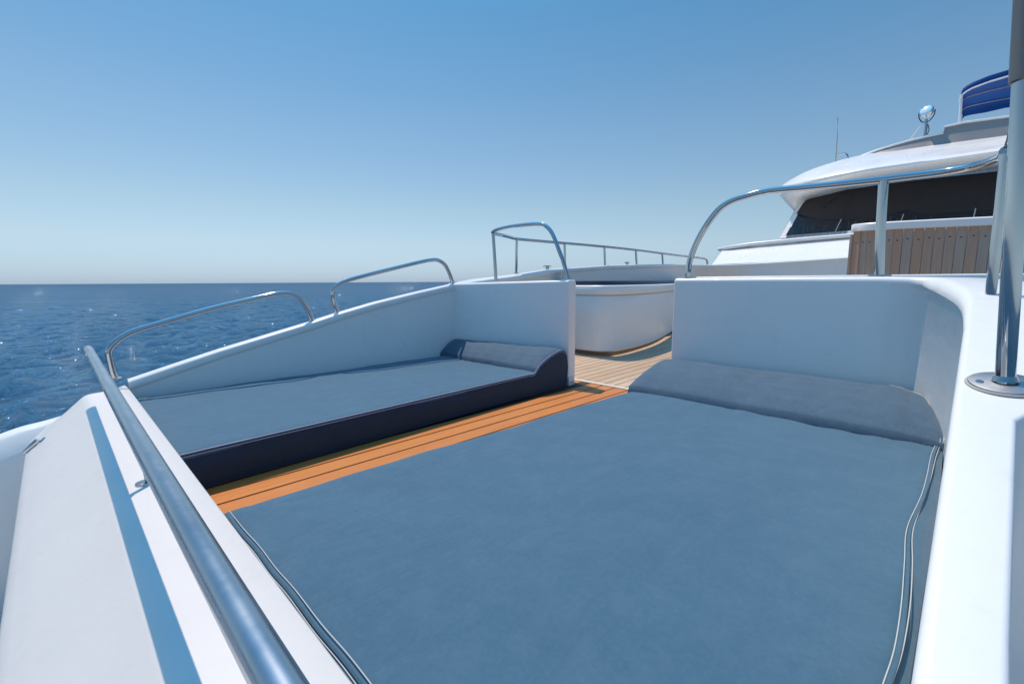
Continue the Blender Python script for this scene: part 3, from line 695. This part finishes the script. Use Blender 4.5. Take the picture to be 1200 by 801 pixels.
# window wall
gt = [(-2.704, 12.72, 2.929), (-1.91, 12.72, 3.050), (-.902, 12.72, 3.075), (.421, 12.72, 3.055), (1.024, 12.72, 3.046), (2.5, 12.72, 3.0)]
gb = [(-2.97, 12.3, 2.085), (-1.948, 12.3, 2.100), (-.836, 12.3, 2.112), (.414, 12.3, 2.112), (1.077, 12.3, 2.111), (2.6, 12.3, 2.1)]
cb = [(-2.832, 12.515, 2.600), (-2.45, 12.45, 2.44), (-1.9, 12.425, 2.36), (-.86, 12.42, 2.345), (.45, 12.405, 2.32), (1.05, 12.40, 2.31), (2.55, 12.40, 2.3)]
MB().grid([[(x, y+.0, z) for x, y, z in gb], [(x, y, z) for x, y, z in gt]]).obj('windscreen', M_glass, wh, ang=10)
def onplane(z): return lerp(12.3, 12.72, (z-2.1)/(3.04-2.1))
cbs = smoothpath([(x, onplane(z)-.006, z) for x, y, z in cb], 6)
tp = [(-2.715, 12.71, 2.918), (-2.3, 12.714, 2.985), (-1.91, 12.714, 3.04), (-.902, 12.714, 3.07), (.421, 12.714, 3.05), (1.024, 12.714, 3.04), (2.5, 12.714, 2.99)]
tps = smoothpath(tp, 6)
MB().grid([cbs, [(lerp(a_.x, b_.x, .5), lerp(a_.y, b_.y, .5)-.003, lerp(a_.z, b_.z, .5)) for a_, b_ in zip(cbs, tps)], tps]).obj('window_cover', M_cover, wh)
# mullions between the panes, only their bright feet stand clear of the cover
for x0, x1 in ((-2.0, -1.93), (-.93, -.885), (.13, .15)):
    xa, xb = x0, x1
    MB().tube([(xa, 12.288, 2.10), (xb, onplane(2.36)-.012, 2.37)], .009, 8).obj('mullion', M_white, wh)
    MB().tube([(xb, onplane(2.37)-.008, 2.37), (xb+(xb-xa)*1.8, onplane(3.0)-.008, 3.0)], .0045, 6).obj('mullion', M_black, wh)
# loose creases at the bottom of the cover
mb = MB()
for k in range(46):
    x = -2.7+3.6*rng.rand(); h = .05+.16*rng.rand(); s_ = (rng.rand()-.5)*.12
    mb.tube([(x, onplane(2.12)-.006, 2.115+.04*rng.rand()), (x+s_, onplane(2.12+h)-.010, 2.12+h)], .0022+.002*rng.rand(), 4)
o = mb.obj('cover_lacing', mat('pale_cord', (.20, .19, .19), .7)[0], wh); o['kind'] = 'stuff'
# pillar at the left and the body under the windows
MB().grid([[(-3.10, 12.30, 2.03), (-2.955, 12.285, 2.03)], [(-3.0, 12.48, 2.38), (-2.865, 12.44, 2.38)], [(-2.86, 12.70, 2.84), (-2.70, 12.705, 2.93)], [(-2.80, 12.76, 2.96), (-2.6, 12.75, 3.05)]]).obj('pillar', M_gelroof, wh, ang=60)
MB().grid([[(-3.10, 12.30, 2.03), (-2.84, 12.72, 2.90)], [(-3.10, 20, 2.03), (-2.84, 20, 2.90)]]).obj('side_wall', M_gelroof, wh)
cr = thing('coachroof', 'low white sloping cabin front with a rounded sill below the wheelhouse windows', 'cabin', (-1, 12, 0))
def strip(rows, name, m, ang=50, to=None): return MB().grid(rows).obj(name, m, to or wh, ang=ang)
lx = [(-4.50, 1.862), (-4.2, 1.90), (-3.685, 1.945), (-2.7, 1.985), (-1.645, 2.01), (-.6, 2.015), (.42, 2.0), (1.1, 1.99), (2.6, 1.97)]
rows = []
for i, (x, z) in enumerate(lx):
    yo = .12 if i == 0 else .03 if i == 1 else 0
    rows.append([(x+.1, 12.28+yo, z-.06), (x, 12.17+yo, z-.055), (x-.004, 12.155+yo, z-.04), (x, 12.15+yo, z-.01), (x, 12.158+yo, z+.010), (x, 12.175+yo, z+.02), (x+.01, 12.30+yo, z+.038), (x+.02, 14.6, z+.22), (x+.02, 14.9, z+.23)])
strip([[(p[0], 22, p[2]) for p in rows[0]]]+rows, 'sill_ledge', M_gelroof, to=cr)
rows = [[(x0, 11.27, z0), (x1, 12.27, z1)] for (x0, z0), (x1, z1) in zip([(-4.25, 1.422), (-3.0, 1.447), (-1.5, 1.502), (.43, 1.515), (2.6, 1.53)], [(-4.38, 1.815), (-3.32, 1.89), (-1.66, 1.955), (.43, 1.955), (2.6, 1.95)])]
strip([[(rows[0][0][0], 22, rows[0][0][2]), (rows[0][1][0], 22, rows[0][1][2])]]+rows, 'sloped_front', M_gelroof, 30, to=cr)
MB().box((-4.2, 11.38, -.05), (2.6, 22, 1.41)).obj('cabin_body', M_gel, cr); keep(cr)
# flybridge fascia
ft = [(-1.92, 13.05, 3.752), (-1.508, 13.0, 3.846), (-1.307, 13.0, 3.885), (-1.004, 13.0, 3.937), (-.726, 13.0, 3.965), (-.452, 13.0, 3.978), (-.440, 13.0, 4.100), (-.151, 13.0, 4.117), (.403, 13.0, 4.085), (1.053, 13.0, 4.04), (2.2, 13.1, 3.98)]
fb = [(-1.90, 13.05, 3.70), (-1.5, 13.0, 3.742), (-1.296, 13.0, 3.745), (-.988, 13.0, 3.742), (-.706, 13.0, 3.74), (-.424, 13.0, 3.74), (-.411, 13.0, 3.74), (-.116, 13.0, 3.733), (.437, 13.0, 3.72), (1.085, 13.0, 3.705), (2.2, 13.1, 3.68)]
strip([[(x, y-.06, z) for x, y, z in fb], [(x, y, lerp(z, c, .5)) for (x, y, z), (_, _, c) in zip(fb, ft)], [(x, y+.05, z) for x, y, z in ft]], 'flybridge_fascia', M_gelgrey, 60)
mb = MB(); mb.tube([(x, y+.04, z+.012) for x, y, z in ft], .022, 10); mb.obj('fascia_trim', M_white, wh)
MB().grid([[(x, y+.05, z) for x, y, z in ft], [(x, 20, z) for x, y, z in ft]]).obj('flybridge_deck', M_gelroof, wh)
keep(wh)
# the wheelhouse stands well aft and is a fifth larger than it was drawn above
BIG = 1.2; SH = Vector((0, 0, -.21))
def place(o): o.location = Vector(o.location)*BIG+SH; o.scale = (BIG,)*3
place(wh)

# searchlight
s = thing('searchlight', 'round chrome searchlight on a short post on top of the wheelhouse', 'searchlight', (-.727, 13.08, 3.97))
c = Vector((-.735, 13.05, 4.475)); axl = Vector((-.25, -.75, .42)).normalized()
prof = [(-.10, .025), (-.085, .065), (-.045, .10), (.02, .115), (.05, .118), (.063, .113), (.066, .10)]
u = axl.orthogonal().normalized(); q = axl.cross(u)
MB().grid([[c+axl*d+(u*math.cos(2*math.pi*k/28)+q*math.sin(2*math.pi*k/28))*r for k in range(28)] for d, r in prof], True, False).obj('housing', M_steel, s)
MB().disc(c+axl*.05, .104, .014, 28, axl).obj('lens', M_lens, s)
MB().tube([(-.725, 13.08, 3.93), (-.727, 13.08, 4.20), (-.735, 13.08, 4.34)], [.032, .026, .022], 14).obj('post', M_steel, s)
MB().tube(smoothpath([c+u*.0+Vector((.124, .0, .02)), (-.622, 13.07, 4.39), (-.68, 13.08, 4.30), (-.735, 13.08, 4.28), (-.80, 13.08, 4.30), (-.85, 13.07, 4.39), c+Vector((-.124, 0, .02))], 5), .010, 8).obj('yoke', M_black, s)
MB().tube(smoothpath([(-.70, 13.05, 4.0), (-.67, 13.03, 4.1), (-.70, 13.03, 4.22)], 5), .008, 6).obj('cable', M_black, s); keep(s); place(s)
a_ = MB().tube([(-.978, 13.05, 3.93), (-.813, 13.05, 4.216)], [.014, .009], 8).obj('aerial', M_white); tag(a_, 'short white aerial leaning beside the searchlight', 'antenna'); place(a_)
a_ = MB().tube([(-2.226, 13.0, 3.70), (-2.24, 13.0, 4.3), (-2.262, 13.0, 4.73)], [.011, .007, .005], 8).obj('whip_aerial', M_rubber); tag(a_, 'thin tall grey whip aerial at the left end of the wheelhouse roof', 'antenna'); place(a_)
a_ = MB().tube([(-2.175, 13.0, 3.70), (-2.225, 13.0, 4.3), (-2.272, 13.0, 4.70)], [.011, .008, .005], 8).obj('whip_aerial', M_white); tag(a_, 'thin pale whip aerial leaning against the grey one on the roof', 'antenna'); place(a_)
a_ = MB().tube(smoothpath([(-2.19, 13.0, 3.90), (-2.12, 13.0, 3.905), (-2.06, 13.0, 3.895), (-2.02, 13.0, 3.86), (-2.0, 13.0, 3.79), (-1.995, 13.0, 3.69)], 6), .016, 10).obj('vent_pipe', M_steel); tag(a_, 'small hooked pipe beside the whip aerials on the roof', 'pipe'); place(a_)

# bimini over the flybridge
bm_ = thing('bimini', 'royal blue canvas bimini top on a pale frame above the flybridge', 'awning', (.8, 14.5, 4.1))
def bow_at(t_):      # t 0 front .. 1 back ; left half profile then mirrored about x=.95
    f_ = [(-.268, 4.77), (-.262, 4.84), (-.243, 4.912), (-.19, 4.960), (-.104, 5.002), (.13, 5.055), (.426, 5.09), (.747, 5.11), (.95, 5.112)]
    g_ = [(-.262, 4.90), (-.255, 4.97), (-.235, 5.02), (-.19, 5.05), (-.09, 5.065), (.15, 5.07), (.45, 5.07), (.75, 5.07), (.95, 5.07)]
    L = [(lerp(a[0], b[0], t_), lerp(a[1], b[1], t_)+.10*math.sin(t_*math.pi)) for a, b in zip(f_, g_)]
    L += [(1.9-a, b) for a, b in L[-2::-1]]
    y = lerp(13.5, 15.5, t_); return [(a, y, b) for a, b in L]
rows = [bow_at(k/12) for k in range(13)]
val = [[(x, y+.05, z-.11) for x, y, z in rows[-1]], [(x, y+.06, z-.20+.012*math.sin(i*2.3)) for i, (x, y, z) in enumerate(rows[-1])]]
frt = [[(x, y-.012, z-.115) for x, y, z in rows[0]], [(x, y-.02, z-.06) for x, y, z in rows[0]]]
MB().grid(frt+rows+val).obj('canopy', M_canvas, bm_, ang=60)
for t_ in (0.0, .33, .66, .97):
    MB().tube([(x, y+(-.02 if t_ == 0 else 0), z-(.125 if t_ == 0 else .028)) for x, y, z in bow_at(t_)], .016 if t_ == 0 else .011, 8).obj('bow', M_white if t_ == 0 else M_trim, bm_)
MB().tube([(-.255, 13.49, 4.80), (-.221, 13.49, 4.06)], .024, 12).obj('post', M_white, bm_)
MB().tube([(2.15, 13.49, 4.80), (2.12, 13.49, 3.95)], .024, 12).obj('post', M_white, bm_)
MB().tube([(-.25, 15.5, 4.9), (-.21, 15.5, 3.9)], .02, 10).obj('post', M_white, bm_)
MB().tube([(2.15, 15.5, 4.9), (2.12, 15.5, 3.9)], .02, 10).obj('post', M_white, bm_)
keep(bm_); place(bm_)
